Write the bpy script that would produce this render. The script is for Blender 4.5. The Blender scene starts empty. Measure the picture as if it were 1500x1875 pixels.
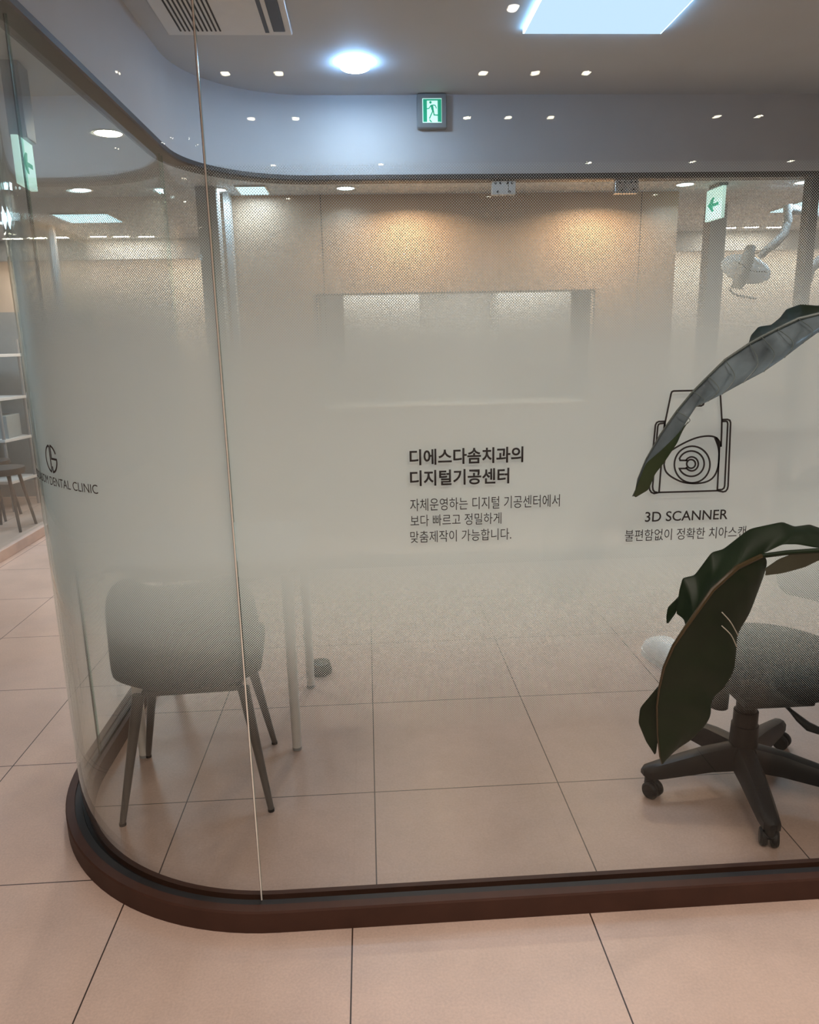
import bpy, bmesh, math, random
from mathutils import Vector, Matrix
import numpy as np

# ------------------------------------------------------------------ camera
CAM_H = 1.4234
PITCH, YAW, ROLL = 0.2300632, 0.05393588, -0.020595
FPX = 1344.877
IW, IH = 1500.0, 1875.0
_cy, _sy, _cp, _sp = math.cos(YAW), math.sin(YAW), math.cos(PITCH), math.sin(PITCH)
FW = Vector((_sy * _cp, _cy * _cp, -_sp))
_rt = Vector((_cy, -_sy, 0))
_up = _rt.cross(FW)
RT = _rt * math.cos(ROLL) + _up * math.sin(ROLL)
UP = _up * math.cos(ROLL) - _rt * math.sin(ROLL)

S = bpy.context.scene
C = S.collection
cam_d = bpy.data.cameras.new('camera')
cam_d.sensor_fit = 'HORIZONTAL'
cam_d.sensor_width = 36.0
cam_d.lens = 36.0 * FPX / IW
cam_d.clip_start = 0.02
cam = bpy.data.objects.new('camera', cam_d)
C.objects.link(cam)
m = Matrix.Identity(4)
for i in range(3):
    m[i][0], m[i][1], m[i][2] = RT[i], UP[i], -FW[i]
m[0][3], m[1][3], m[2][3] = 0, 0, CAM_H
cam.matrix_world = m
S.camera = cam

# ------------------------------------------------------------------ world, exposure, light levels
w = bpy.data.worlds.new('world')
S.world = w
w.use_nodes = True
w.node_tree.nodes['Background'].inputs[0].default_value = (1.0, 0.9, 0.82, 1)
w.node_tree.nodes['Background'].inputs[1].default_value = 0.05
S.view_settings.view_transform = 'Standard'
S.view_settings.look = 'None'
S.view_settings.exposure = 0.12
S.view_settings.gamma = 1.0
S.view_settings.use_curve_mapping = False

COOL = (0.60, 0.80, 1.0)
WARM = (1.0, 0.84, 0.74)
P_DISC = 6.5          # round lamp inside the glass room
P_PANEL = 9.0        # square panel inside the glass room
P_SPOT = 2.6          # each corridor downlight
P_WASH = 15.0          # passage lamps washing the timber wall
P_COOL = 1.6          # round cool lamps in the passage
P_FAR = 16.0          # treatment room panels


def at(x, y, Y):
    """photo pixel -> point on the vertical plane at depth Y"""
    d = FW + RT * ((x - IW / 2) / FPX) - UP * ((y - IH / 2) / FPX)
    q = d * (Y / d.y)
    return Vector((q.x, q.y, q.z + CAM_H))


def atz(x, y, z):
    d = FW + RT * ((x - IW / 2) / FPX) - UP * ((y - IH / 2) / FPX)
    q = d * ((z - CAM_H) / d.z)
    return Vector((q.x, q.y, q.z + CAM_H))


# ------------------------------------------------------------------ materials
def srgb(r, g, b):
    f = lambda c: (c / 255 / 12.92) if c / 255 <= 0.04045 else ((c / 255 + 0.055) / 1.055) ** 2.4
    return (f(r), f(g), f(b))


def mat(name, col, rough=0.5, metal=0.0, noise=0.0, nscale=20.0, bump=0.0, emit=None, estr=0.0, spec=0.5, coat=0.0):
    M = bpy.data.materials.new(name)
    M.use_nodes = True
    nt = M.node_tree
    b = nt.nodes['Principled BSDF']
    b.inputs['Base Color'].default_value = (*col, 1)
    b.inputs['Roughness'].default_value = rough
    b.inputs['Metallic'].default_value = metal
    b.inputs['Specular IOR Level'].default_value = spec
    b.inputs['Coat Weight'].default_value = coat
    if emit:
        b.inputs['Emission Color'].default_value = (*emit, 1)
        b.inputs['Emission Strength'].default_value = estr
    tc = nt.nodes.new('ShaderNodeTexCoord')
    nz = nt.nodes.new('ShaderNodeTexNoise')
    nz.inputs['Scale'].default_value = nscale
    nz.inputs['Detail'].default_value = 6
    nt.links.new(tc.outputs['Object'], nz.inputs['Vector'])
    mx = nt.nodes.new('ShaderNodeMix')
    mx.data_type = 'RGBA'
    mx.blend_type = 'MULTIPLY'
    mx.inputs['Factor'].default_value = max(noise, 0.04)
    mx.inputs['A'].default_value = (*col, 1)
    cr = nt.nodes.new('ShaderNodeMapRange')
    cr.inputs['From Min'].default_value = 0.3
    cr.inputs['From Max'].default_value = 0.7
    cr.inputs['To Min'].default_value = 0.35
    cr.inputs['To Max'].default_value = 1.15
    nt.links.new(nz.outputs['Fac'], cr.inputs['Value'])
    nt.links.new(cr.outputs['Result'], mx.inputs['B'])
    nt.links.new(mx.outputs['Result'], b.inputs['Base Color'])
    if bump:
        bp = nt.nodes.new('ShaderNodeBump')
        bp.inputs['Strength'].default_value = bump
        bp.inputs['Distance'].default_value = 0.004
        nt.links.new(nz.outputs['Fac'], bp.inputs['Height'])
        nt.links.new(bp.outputs['Normal'], b.inputs['Normal'])
    return M


def emat(name, col, strength):
    M = bpy.data.materials.new(name)
    M.use_nodes = True
    nt = M.node_tree
    nt.nodes.remove(nt.nodes['Principled BSDF'])
    e = nt.nodes.new('ShaderNodeEmission')
    e.inputs[0].default_value = (*col, 1)
    e.inputs[1].default_value = strength
    nt.links.new(e.outputs[0], nt.nodes['Material Output'].inputs[0])
    return M


def math_node(nt, op, a, b=None, c=None):
    n = nt.nodes.new('ShaderNodeMath')
    n.operation = op
    for i, v in enumerate((a, b, c)):
        if v is None:
            continue
        if isinstance(v, (int, float)):
            n.inputs[i].default_value = v
        else:
            nt.links.new(v, n.inputs[i])
    return n.outputs[0]


def tile_mat(name, col, x0, y0, rough=0.38):
    M = bpy.data.materials.new(name)
    M.use_nodes = True
    nt = M.node_tree
    b = nt.nodes['Principled BSDF']
    tc = nt.nodes.new('ShaderNodeTexCoord')
    sp = nt.nodes.new('ShaderNodeSeparateXYZ')
    nt.links.new(tc.outputs['Object'], sp.inputs[0])
    lines, cells = [], []
    for k, o in ((0, x0), (1, y0)):
        t = math_node(nt, 'DIVIDE', math_node(nt, 'SUBTRACT', sp.outputs[k], o), 0.6)
        cells.append(math_node(nt, 'FLOOR', t))
        fr = math_node(nt, 'FRACT', t)
        dd = math_node(nt, 'MINIMUM', fr, math_node(nt, 'SUBTRACT', 1.0, fr))
        lines.append(math_node(nt, 'LESS_THAN', dd, 0.0030))
    grout = math_node(nt, 'MAXIMUM', lines[0], lines[1])
    cv = nt.nodes.new('ShaderNodeCombineXYZ')
    nt.links.new(cells[0], cv.inputs[0])
    nt.links.new(cells[1], cv.inputs[1])
    wn = nt.nodes.new('ShaderNodeTexWhiteNoise')
    wn.noise_dimensions = '3D'
    nt.links.new(cv.outputs[0], wn.inputs['Vector'])
    n1 = nt.nodes.new('ShaderNodeTexNoise')
    n1.inputs['Scale'].default_value = 3.5
    n1.inputs['Detail'].default_value = 8
    n1.inputs['Roughness'].default_value = 0.65
    nt.links.new(tc.outputs['Object'], n1.inputs['Vector'])
    n2 = nt.nodes.new('ShaderNodeTexNoise')
    n2.inputs['Scale'].default_value = 160
    n2.inputs['Detail'].default_value = 3
    nt.links.new(tc.outputs['Object'], n2.inputs['Vector'])
    v = math_node(nt, 'ADD', math_node(nt, 'MULTIPLY', n1.outputs['Fac'], 0.50),
                  math_node(nt, 'MULTIPLY', n2.outputs['Fac'], 0.34))
    v = math_node(nt, 'ADD', v, math_node(nt, 'MULTIPLY', wn.outputs['Value'], 0.06))
    v = math_node(nt, 'ADD', v, 0.55)
    mx = nt.nodes.new('ShaderNodeMix')
    mx.data_type = 'RGBA'
    mx.blend_type = 'MULTIPLY'
    mx.inputs['Factor'].default_value = 1
    mx.inputs['A'].default_value = (*col, 1)
    nt.links.new(v, mx.inputs['B'])
    m2 = nt.nodes.new('ShaderNodeMix')
    m2.data_type = 'RGBA'
    m2.inputs['B'].default_value = (0.035, 0.018, 0.012, 1)
    nt.links.new(grout, m2.inputs['Factor'])
    nt.links.new(mx.outputs['Result'], m2.inputs['A'])
    nt.links.new(m2.outputs['Result'], b.inputs['Base Color'])
    rr = math_node(nt, 'MULTIPLY_ADD', n1.outputs['Fac'], 0.25, rough - 0.12)
    nt.links.new(rr, b.inputs['Roughness'])
    bp = nt.nodes.new('ShaderNodeBump')
    bp.inputs['Strength'].default_value = 0.25
    bp.inputs['Distance'].default_value = 0.001
    nt.links.new(math_node(nt, 'SUBTRACT', n2.outputs['Fac'], grout), bp.inputs['Height'])
    nt.links.new(bp.outputs['Normal'], b.inputs['Normal'])
    return M


def glass_mat(name, tint=(0.975, 0.99, 0.98), r0=0.015):
    M = bpy.data.materials.new(name)
    M.use_nodes = True
    nt = M.node_tree
    nt.nodes.remove(nt.nodes['Principled BSDF'])
    t = nt.nodes.new('ShaderNodeBsdfTransparent')
    t.inputs[0].default_value = (*tint, 1)
    g = nt.nodes.new('ShaderNodeBsdfGlossy')
    g.inputs['Roughness'].default_value = 0.0
    g.inputs['Color'].default_value = (0.95, 1.0, 0.98, 1)
    lw = nt.nodes.new('ShaderNodeLayerWeight')
    lw.inputs['Blend'].default_value = 0.5
    f = math_node(nt, 'MULTIPLY_ADD', math_node(nt, 'POWER', lw.outputs['Facing'], 5.0), 1.0 - r0, r0)
    mx = nt.nodes.new('ShaderNodeMixShader')
    nt.links.new(f, mx.inputs[0])
    nt.links.new(t.outputs[0], mx.inputs[1])
    nt.links.new(g.outputs[0], mx.inputs[2])
    nt.links.new(mx.outputs[0], nt.nodes['Material Output'].inputs[0])
    return M


DOT = 0.0058


def film_mat(name):
    """white film printed with a fading grid of dots; UV = metres along / up the pane"""
    M = bpy.data.materials.new(name)
    M.use_nodes = True
    nt = M.node_tree
    nt.nodes.remove(nt.nodes['Principled BSDF'])
    uv = nt.nodes.new('ShaderNodeUVMap')
    uv.uv_map = 'film'
    sp = nt.nodes.new('ShaderNodeSeparateXYZ')
    nt.links.new(uv.outputs[0], sp.inputs[0])
    k = 2 * math.pi / DOT
    h = math_node(nt, 'MULTIPLY', math_node(nt, 'COSINE', math_node(nt, 'MULTIPLY', sp.outputs[0], k)),
                  math_node(nt, 'COSINE', math_node(nt, 'MULTIPLY', sp.outputs[1], k)))
    up = math_node(nt, 'DIVIDE', math_node(nt, 'SUBTRACT', 1.86, sp.outputs[1]), 0.47)
    dn = math_node(nt, 'DIVIDE', math_node(nt, 'SUBTRACT', sp.outputs[1], 0.50), 0.45)
    cov = math_node(nt, 'MINIMUM', up, dn)
    thr = math_node(nt, 'SUBTRACT', 1.0, math_node(nt, 'MULTIPLY', cov, 2.05))
    on = math_node(nt, 'MULTIPLY', math_node(nt, 'GREATER_THAN', h, thr), 0.95)
    d = nt.nodes.new('ShaderNodeBsdfDiffuse')
    d.inputs[0].default_value = (0.83, 0.91, 0.905, 1)
    tl = nt.nodes.new('ShaderNodeBsdfTranslucent')
    tl.inputs[0].default_value = (0.86, 0.92, 0.91, 1)
    m1 = nt.nodes.new('ShaderNodeMixShader')
    m1.inputs[0].default_value = 0.5
    nt.links.new(d.outputs[0], m1.inputs[1])
    nt.links.new(tl.outputs[0], m1.inputs[2])
    t = nt.nodes.new('ShaderNodeBsdfTransparent')
    m2 = nt.nodes.new('ShaderNodeMixShader')
    nt.links.new(on, m2.inputs[0])
    nt.links.new(t.outputs[0], m2.inputs[1])
    nt.links.new(m1.outputs[0], m2.inputs[2])
    nt.links.new(m2.outputs[0], nt.nodes['Material Output'].inputs[0])
    return M


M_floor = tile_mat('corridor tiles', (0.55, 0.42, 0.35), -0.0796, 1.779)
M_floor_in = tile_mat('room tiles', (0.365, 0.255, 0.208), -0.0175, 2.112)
M_ceil = mat('white ceiling paint', (0.53, 0.56, 0.59), 0.7, noise=0.06, nscale=4)
M_bulk = mat('white wall paint', (0.58, 0.57, 0.57), 0.6, noise=0.06, nscale=5)
M_back = mat('brown wall panelling', (0.24, 0.19, 0.16), 0.6, noise=0.1, nscale=3)
M_wall = mat('cream wall paint', (0.62, 0.56, 0.50), 0.7, noise=0.08, nscale=3)
M_bronze = mat('brown base metal', (0.058, 0.025, 0.016), 0.55, 0.0, spec=0.25, noise=0.25, nscale=14, bump=0.05)
M_rail = mat('taupe rail metal', (0.065, 0.049, 0.043), 0.5, 0.1, noise=0.15, nscale=12)
M_gasket = mat('black gasket', (0.008, 0.006, 0.006), 0.6)
M_glass = glass_mat('clear glass')
M_edge = mat('green glass edge', (0.02, 0.07, 0.055), 0.15)
M_seal = mat('clear silicone', (0.80, 0.76, 0.70), 0.2, noise=0.2, nscale=8)
M_seal_dark = mat('dark silicone', (0.03, 0.035, 0.03), 0.35)
M_film = film_mat('dot film')
M_joint = bpy.data.materials.new('polished glass edge')
M_joint.use_nodes = True
_nt = M_joint.node_tree
_nt.nodes.remove(_nt.nodes['Principled BSDF'])
_t = _nt.nodes.new('ShaderNodeBsdfTransparent')
_t.inputs[0].default_value = (0.72, 0.86, 0.82, 1)
_nt.links.new(_t.outputs[0], _nt.nodes['Material Output'].inputs[0])
M_ink = mat('charcoal vinyl', (0.022, 0.021, 0.021), 0.7)
M_ink_brown = mat('dark brown vinyl', (0.030, 0.018, 0.014), 0.7)
M_white = mat('white plastic', (0.72, 0.72, 0.71), 0.35, noise=0.06)
M_white_m = mat('white enamelled metal', (0.70, 0.68, 0.64), 0.35, noise=0.1)
M_grey_pl = mat('grey plastic', (0.30, 0.31, 0.31), 0.45, noise=0.1)
M_black_pl = mat('black plastic', (0.007, 0.006, 0.006), 0.45, noise=0.2, spec=0.25)
M_black_fab = mat('black mesh fabric', (0.010, 0.0095, 0.010), 0.9, spec=0.1, noise=0.4, nscale=300, bump=0.3)
M_shell = mat('slate grey upholstery', (0.05, 0.052, 0.052), 0.75, noise=0.3, nscale=220, bump=0.3)
M_leg = mat('grey powder coated steel', (0.10, 0.09, 0.083), 0.42, 0.2, noise=0.15)
M_steel = mat('brushed steel', (0.62, 0.62, 0.62), 0.25, 0.9, noise=0.1, nscale=60)
M_wood = mat('pale oak veneer', (0.62, 0.42, 0.29), 0.5, noise=0.12, nscale=3)
M_seam = mat('dark seam', (0.10, 0.075, 0.06), 0.7)
M_pink = mat('beige stone sill', (0.60, 0.47, 0.40), 0.4, noise=0.15, nscale=12)
M_column = mat('grey column paint', (0.48, 0.48, 0.47), 0.6, noise=0.06)
M_leaf = mat('dark green leaf', (0.0075, 0.017, 0.0065), 0.45, noise=0.35, nscale=18, spec=0.22)
M_leaf_sheen = mat('leaf with painted sheen', (0.145, 0.195, 0.22), 0.30, noise=0.85, nscale=15, coat=0.3)  # cool lamp sheen painted into the leaf colour and its patches
M_leaf_lt = mat('pale green leaf underside', (0.055, 0.07, 0.04), 0.5, noise=0.3, nscale=24)
M_rib = mat('olive brown midrib', (0.040, 0.027, 0.008), 0.4, noise=0.3)
M_rib_g = mat('grey green midrib', (0.11, 0.14, 0.13), 0.4, noise=0.3)
M_pot = mat('white ceramic pot', (0.62, 0.61, 0.58), 0.3, noise=0.1)
M_soil = mat('potting soil', (0.03, 0.02, 0.014), 0.95, noise=0.6, nscale=60, bump=0.6)
M_green = mat('exit green', (0.0, 0.22, 0.12), 0.5, emit=(0.02, 0.45, 0.26), estr=0.55)
M_exit_w = mat('exit white', (0.6, 0.7, 0.66), 0.5, emit=(0.62, 0.95, 0.85), estr=0.8)
M_e_disc = emat('cool lamp glow', (0.80, 0.90, 1.0), 22.0)
M_e_panel = emat('cool panel glow', (0.58, 0.79, 1.0), 1.0)
M_e_halo_rim = emat('blue halo rim glow', (0.32, 0.58, 1.0), 80.0)  # rim glow added to spread a blue halo over the ceiling
M_e_halo_edge = emat('blue halo edge glow', (0.30, 0.62, 1.0), 14.0)  # glowing frame sides added to cast blue light on the ceiling nearby
M_e_warm = emat('warm lamp glow', (1.0, 0.86, 0.66), 80.0)
M_e_cool = emat('cool small lamp glow', (0.78, 0.92, 1.0), 5.0)
M_e_cpan = emat('far panel glow', (0.62, 0.90, 1.0), 1.5)
M_teal = mat('grey green cabinet', (0.34, 0.38, 0.385), 0.6, noise=0.1)


# ------------------------------------------------------------------ mesh helpers
class MB:
    def __init__(self):
        self.bm = bmesh.new()

    def box(self, lo, hi, bevel=0.0, mtx=None):
        c = [(lo[i] + hi[i]) / 2 for i in range(3)]
        s = [abs(hi[i] - lo[i]) for i in range(3)]
        r = bmesh.ops.create_cube(self.bm, size=1.0)
        vs = r['verts']
        for v in vs:
            v.co = Vector((c[0] + v.co.x * s[0], c[1] + v.co.y * s[1], c[2] + v.co.z * s[2]))
        if bevel:
            es = list({e for v in vs for e in v.link_edges})
            rb = bmesh.ops.bevel(self.bm, geom=es, offset=bevel, segments=3, affect='EDGES', profile=0.6)
            vs = list({v for f in rb['faces'] for v in f.verts} | {v for v in vs if v.is_valid})
        if mtx:
            for v in vs:
                v.co = mtx @ v.co
        return self

    def tube(self, pts, rad, n=14, cap=True, flat=(1.0, 1.0)):
        pts = [Vector(p) for p in pts]
        if isinstance(rad, (int, float)):
            rad = [rad] * len(pts)
        rings = []
        prev = None
        for i, p in enumerate(pts):
            a = pts[max(i - 1, 0)]
            b = pts[min(i + 1, len(pts) - 1)]
            t = (b - a).normalized()
            if prev is None:
                ref = Vector((0, 0, 1)) if abs(t.z) < 0.9 else Vector((1, 0, 0))
                u = t.cross(ref).normalized()
            else:
                u = (prev - t * prev.dot(t)).normalized()
            prev = u
            v = t.cross(u)
            rings.append([self.bm.verts.new(p + (u * math.cos(2 * math.pi * k / n) * flat[0]
                                                 + v * math.sin(2 * math.pi * k / n) * flat[1]) * rad[i]) for k in range(n)])
        for a, b in zip(rings, rings[1:]):
            for k in range(n):
                self.bm.faces.new((a[k], a[(k + 1) % n], b[(k + 1) % n], b[k]))
        if cap:
            self.bm.faces.new(list(reversed(rings[0])))
            self.bm.faces.new(rings[-1])
        return self

    def lathe(self, prof, c=(0, 0, 0), n=32, mtx=None, sx=1.0, sy=1.0):
        rings = []
        for r, z in prof:
            if r < 1e-6:
                rings.append([self.bm.verts.new((c[0], c[1], c[2] + z))])
            else:
                rings.append([self.bm.verts.new((c[0] + r * sx * math.cos(2 * math.pi * k / n),
                                                 c[1] + r * sy * math.sin(2 * math.pi * k / n), c[2] + z)) for k in range(n)])
        for a, b in zip(rings, rings[1:]):
            for k in range(n):
                q = [a[k % len(a)], a[(k + 1) % n % len(a)], b[(k + 1) % n % len(b)], b[k % len(b)]]
                q = list(dict.fromkeys(q))
                if len(q) > 2:
                    self.bm.faces.new(q)
        if mtx:
            for ring in rings:
                for v in ring:
                    v.co = mtx @ v.co
        return self

    def grid(self, rows, close=False):
        """rows of points -> quad surface"""
        vs = [[self.bm.verts.new(p) for p in r] for r in rows]
        for a, b in zip(vs, vs[1:]):
            for k in range(len(a) - 1):
                self.bm.faces.new((a[k], a[k + 1], b[k + 1], b[k]))
        return self

    def poly(self, pts):
        self.bm.faces.new([self.bm.verts.new(p) for p in pts])
        return self

    def prism(self, pts2, z0, z1, f=lambda x, y, z: (x, y, z)):
        lo = [self.bm.verts.new(f(x, y, z0)) for x, y in pts2]
        hi = [self.bm.verts.new(f(x, y, z1)) for x, y in pts2]
        n = len(pts2)
        self.bm.faces.new(list(reversed(lo)))
        self.bm.faces.new(hi)
        for k in range(n):
            self.bm.faces.new((lo[k], lo[(k + 1) % n], hi[(k + 1) % n], hi[k]))
        return self

    def sweep(self, path, prof, cap=True):
        """path: list of (point2, normal2 outward); prof: closed list of (offset, z)"""
        rings = [[self.bm.verts.new((p[0] + nn[0] * o, p[1] + nn[1] * o, z)) for o, z in prof] for p, nn in path]
        n = len(prof)
        for a, b in zip(rings, rings[1:]):
            for k in range(n):
                self.bm.faces.new((a[k], a[(k + 1) % n], b[(k + 1) % n], b[k]))
        if cap:
            self.bm.faces.new(list(reversed(rings[0])))
            self.bm.faces.new(rings[-1])
        return self

    def stroke(self, pts, width, thick, place):
        """flat ribbon with thickness following 2-D pts; place(u, v, d) -> 3-D"""
        P = [Vector(p) for p in pts]
        closed = (P[0] - P[-1]).length < 1e-7
        if closed:
            P = P[:-1]
        L, Rr = [], []
        n = len(P)
        for i, p in enumerate(P):
            if closed:
                a, b = P[(i - 1) % n], P[(i + 1) % n]
            else:
                a, b = P[max(i - 1, 0)], P[min(i + 1, n - 1)]
            d1 = (p - a).normalized() if (p - a).length > 1e-9 else (b - p).normalized()
            d2 = (b - p).normalized() if (b - p).length > 1e-9 else d1
            t = (d1 + d2)
            t = t.normalized() if t.length > 1e-6 else d1
            nn = Vector((-t.y, t.x))
            k = 1.0 / max(0.5, nn.dot(Vector((-d1.y, d1.x))))
            L.append(p + nn * width / 2 * k)
            Rr.append(p - nn * width / 2 * k)
        rows = []
        for l, r in zip(L, Rr):
            rows.append([self.bm.verts.new(place(l.x, l.y, 0)), self.bm.verts.new(place(r.x, r.y, 0)),
                         self.bm.verts.new(place(r.x, r.y, thick)), self.bm.verts.new(place(l.x, l.y, thick))])
        rng = range(n) if closed else range(n - 1)
        for i in rng:
            a, b = rows[i], rows[(i + 1) % n]
            for k in range(4):
                self.bm.faces.new((a[k], a[(k + 1) % 4], b[(k + 1) % 4], b[k]))
        if not closed:
            self.bm.faces.new(list(reversed(rows[0])))
            self.bm.faces.new(rows[-1])
        return self

    def build(self, name, material, parent=None, smooth=True, solid=0.0, subsurf=0, angle=40, fix=True):
        bm = self.bm
        if fix:
            bmesh.ops.recalc_face_normals(bm, faces=bm.faces)
        me = bpy.data.meshes.new(name)
        bm.to_mesh(me)
        bm.free()
        mats = material if isinstance(material, (list, tuple)) else [material]
        for q in mats:
            me.materials.append(q)
        o = bpy.data.objects.new(name, me)
        C.objects.link(o)
        if smooth:
            for f in me.polygons:
                f.use_smooth = True
            try:
                me.set_sharp_from_angle(angle=math.radians(angle))
            except Exception:
                pass
        if solid:
            md = o.modifiers.new('thickness', 'SOLIDIFY')
            md.thickness = solid
            md.offset = 0
        if subsurf:
            md = o.modifiers.new('smooth', 'SUBSURF')
            md.levels = subsurf
            md.render_levels = subsurf
        if parent:
            o.parent = parent
        return o


def tag(o, label=None, cat=None, group=None, kind=None):
    if label:
        o['label'] = label
    if cat:
        o['category'] = cat
    if group:
        o['group'] = group
    if kind:
        o['kind'] = kind
    return o


def empty(name, loc, rz=0.0):
    o = bpy.data.objects.new(name, None)
    o.empty_display_size = 0.1
    C.objects.link(o)
    o.location = loc
    o.rotation_euler = (0, 0, rz)
    return o


def copy_tree(o, parent=None):
    c = o.copy()
    C.objects.link(c)
    if parent:
        c.parent = parent
    for ch in list(o.children):
        copy_tree(ch, c)
    return c


def area_lamp(name, loc, power, col, size, parent=None, shape='DISK', size_y=None, spread=180.0, rot=(0, 0, 0)):
    d = bpy.data.lights.new(name, 'AREA')
    d.shape = shape
    d.size = size
    if size_y:
        d.size_y = size_y
    d.energy = power
    d.color = col
    d.spread = math.radians(spread)
    o = bpy.data.objects.new(name, d)
    C.objects.link(o)
    o.location = loc
    o.rotation_euler = rot
    if parent:
        o.parent = parent
    return o


# ------------------------------------------------------------------ plan of the glass room
GX, GY, GR = -0.26, 2.30, 0.70            # centre and radius of the rounded front corner
GF = GY - GR                               # front glass plane, Y = 1.60
GL = GX - GR                               # left glass plane, X = -0.96
BY = 3.87                                  # centre of the rounded back corner
GB = BY + GR                               # back glass plane, Y = 4.57
XR = 3.30                                  # right end of the room


def arc(cx, cy, a0, a1, n=28):
    out = []
    for i in range(n + 1):
        a = math.radians(a0 + (a1 - a0) * i / n)
        out.append(((cx + GR * math.cos(a), cy + GR * math.sin(a)), (math.cos(a), math.sin(a))))
    return out


P_FRONT = [((XR, GF), (0, -1)), ((GX - 0.045, GF), (0, -1))]
P_CORN = arc(GX, GY, 270, 180)
P_LEFT = [((GL, GY + 0.03), (-1, 0)), ((GL, BY), (-1, 0))]
P_BCORN = arc(GX, BY, 180, 90)
P_BACK = [((GX, GB), (0, 1)), ((XR, GB), (0, 1))]
RING = [((XR, GF), (0, -1))] + P_CORN + P_BCORN + [((XR, GB), (0, 1))]


def ring_pts(off):
    return [(p[0] + n_[0] * off, p[1] + n_[1] * off) for p, n_ in RING]


H_CEIL = 2.76
H_COR = 2.40
Z_BASE = 0.061
Z_RB, Z_RT = 2.315, 2.345

# ------------------------------------------------------------------ the setting
o = MB().box((-7, -3.2, -0.08), (6.0, 9.0, 0.0)).build('floor', M_floor, smooth=False)
tag(o, 'beige stone tiles of the corridor floor with dark thin joints', 'floor', kind='structure')
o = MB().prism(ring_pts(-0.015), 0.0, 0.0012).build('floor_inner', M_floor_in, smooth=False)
tag(o, 'taupe stone tiles of the floor inside the glass room', 'floor', kind='structure')

prof = [(0.048, 0.0), (0.048, 0.056), (0.045, Z_BASE), (0.022, Z_BASE), (0.022, 0.045), (0.0, 0.045),
        (-0.012, 0.045), (-0.012, Z_BASE), (-0.026, Z_BASE), (-0.028, 0.0)]
o = MB().sweep(RING, prof).build('baseboard_glass', M_bronze, angle=25)
tag(o, 'dark brown curved metal base running under the glass partition', 'baseboard', kind='structure')
o = MB().sweep(RING, [(0.0215, 0.0455), (0.0215, 0.057), (0.0008, 0.057), (0.0008, 0.0455)]).build('gasket', M_gasket, o)

o = MB().sweep(RING, [(0.05, Z_RB), (0.05, Z_RT + 0.03), (-0.045, Z_RT), (-0.045, Z_RB + 0.008), (-0.040, Z_RB)]).build('trim_1', M_rail, angle=25)
tag(o, 'taupe metal rail along the top of the glass partition', 'rail', kind='structure')
o = MB().sweep(RING, [(0.06, Z_RT), (0.06, H_CEIL + 0.06), (-0.040, H_CEIL + 0.06), (-0.040, Z_RT)]).build('wall_upper', M_bulk, angle=30)
tag(o, 'pale painted wall band above the glass with a rounded corner', 'wall', kind='structure')
o = MB().prism(ring_pts(-0.02), H_CEIL, H_CEIL + 0.05).build('ceiling', M_ceil, smooth=False)
tag(o, 'pale grey painted ceiling inside the glass room', 'ceiling', kind='structure')
# corridor ceiling wraps the room on three sides
outer = ring_pts(0.055)
b = MB()
b.poly([(-7, -3.2, H_COR), (XR + 2.6, -3.2, H_COR), (XR + 2.6, outer[0][1], H_COR), (-7, outer[0][1], H_COR)])
b.poly([(-7, outer[-1][1], H_COR), (XR + 2.6, outer[-1][1], H_COR), (XR + 2.6, 7.45, H_COR), (-7, 7.45, H_COR)])
mid_ = [p for p in outer[1:-1]]
b.grid([[(-7, y, H_COR), (x, y, H_COR)] for x, y in mid_])
b.poly([(XR + 0.01, outer[0][1], H_COR), (XR + 2.6, outer[0][1], H_COR), (XR + 2.6, outer[-1][1], H_COR), (XR + 0.01, outer[-1][1], H_COR)])
for f in bmesh.ops.extrude_face_region(b.bm, geom=list(b.bm.faces))['geom']:
    if isinstance(f, bmesh.types.BMVert):
        f.co.z += 0.04
o = b.build('ceiling_corridor', M_ceil, smooth=False)
tag(o, 'pale painted ceiling of the corridor and passage around the glass room', 'ceiling', kind='structure')
o = MB().box((XR + 0.01, GF - 0.06, 0), (XR + 0.13, GB + 0.06, H_CEIL)).build('wall_right', M_bulk, smooth=False)
tag(o, 'pale side wall closing the glass room', 'wall', kind='structure')
o = MB().box((-7, -3.3, 0), (6.0, -3.2, H_COR)).build('wall_behind', M_back, smooth=False)
tag(o, 'brown corridor wall opposite the glass partition', 'wall', kind='structure')
o = MB().box((XR + 2.6, -3.2, 0), (XR + 2.7, 9.0, H_COR + 0.4)).build('wall_far_right', M_wall, smooth=False)
tag(o, 'cream wall at the right end of the corridor', 'wall', kind='structure')


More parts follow.
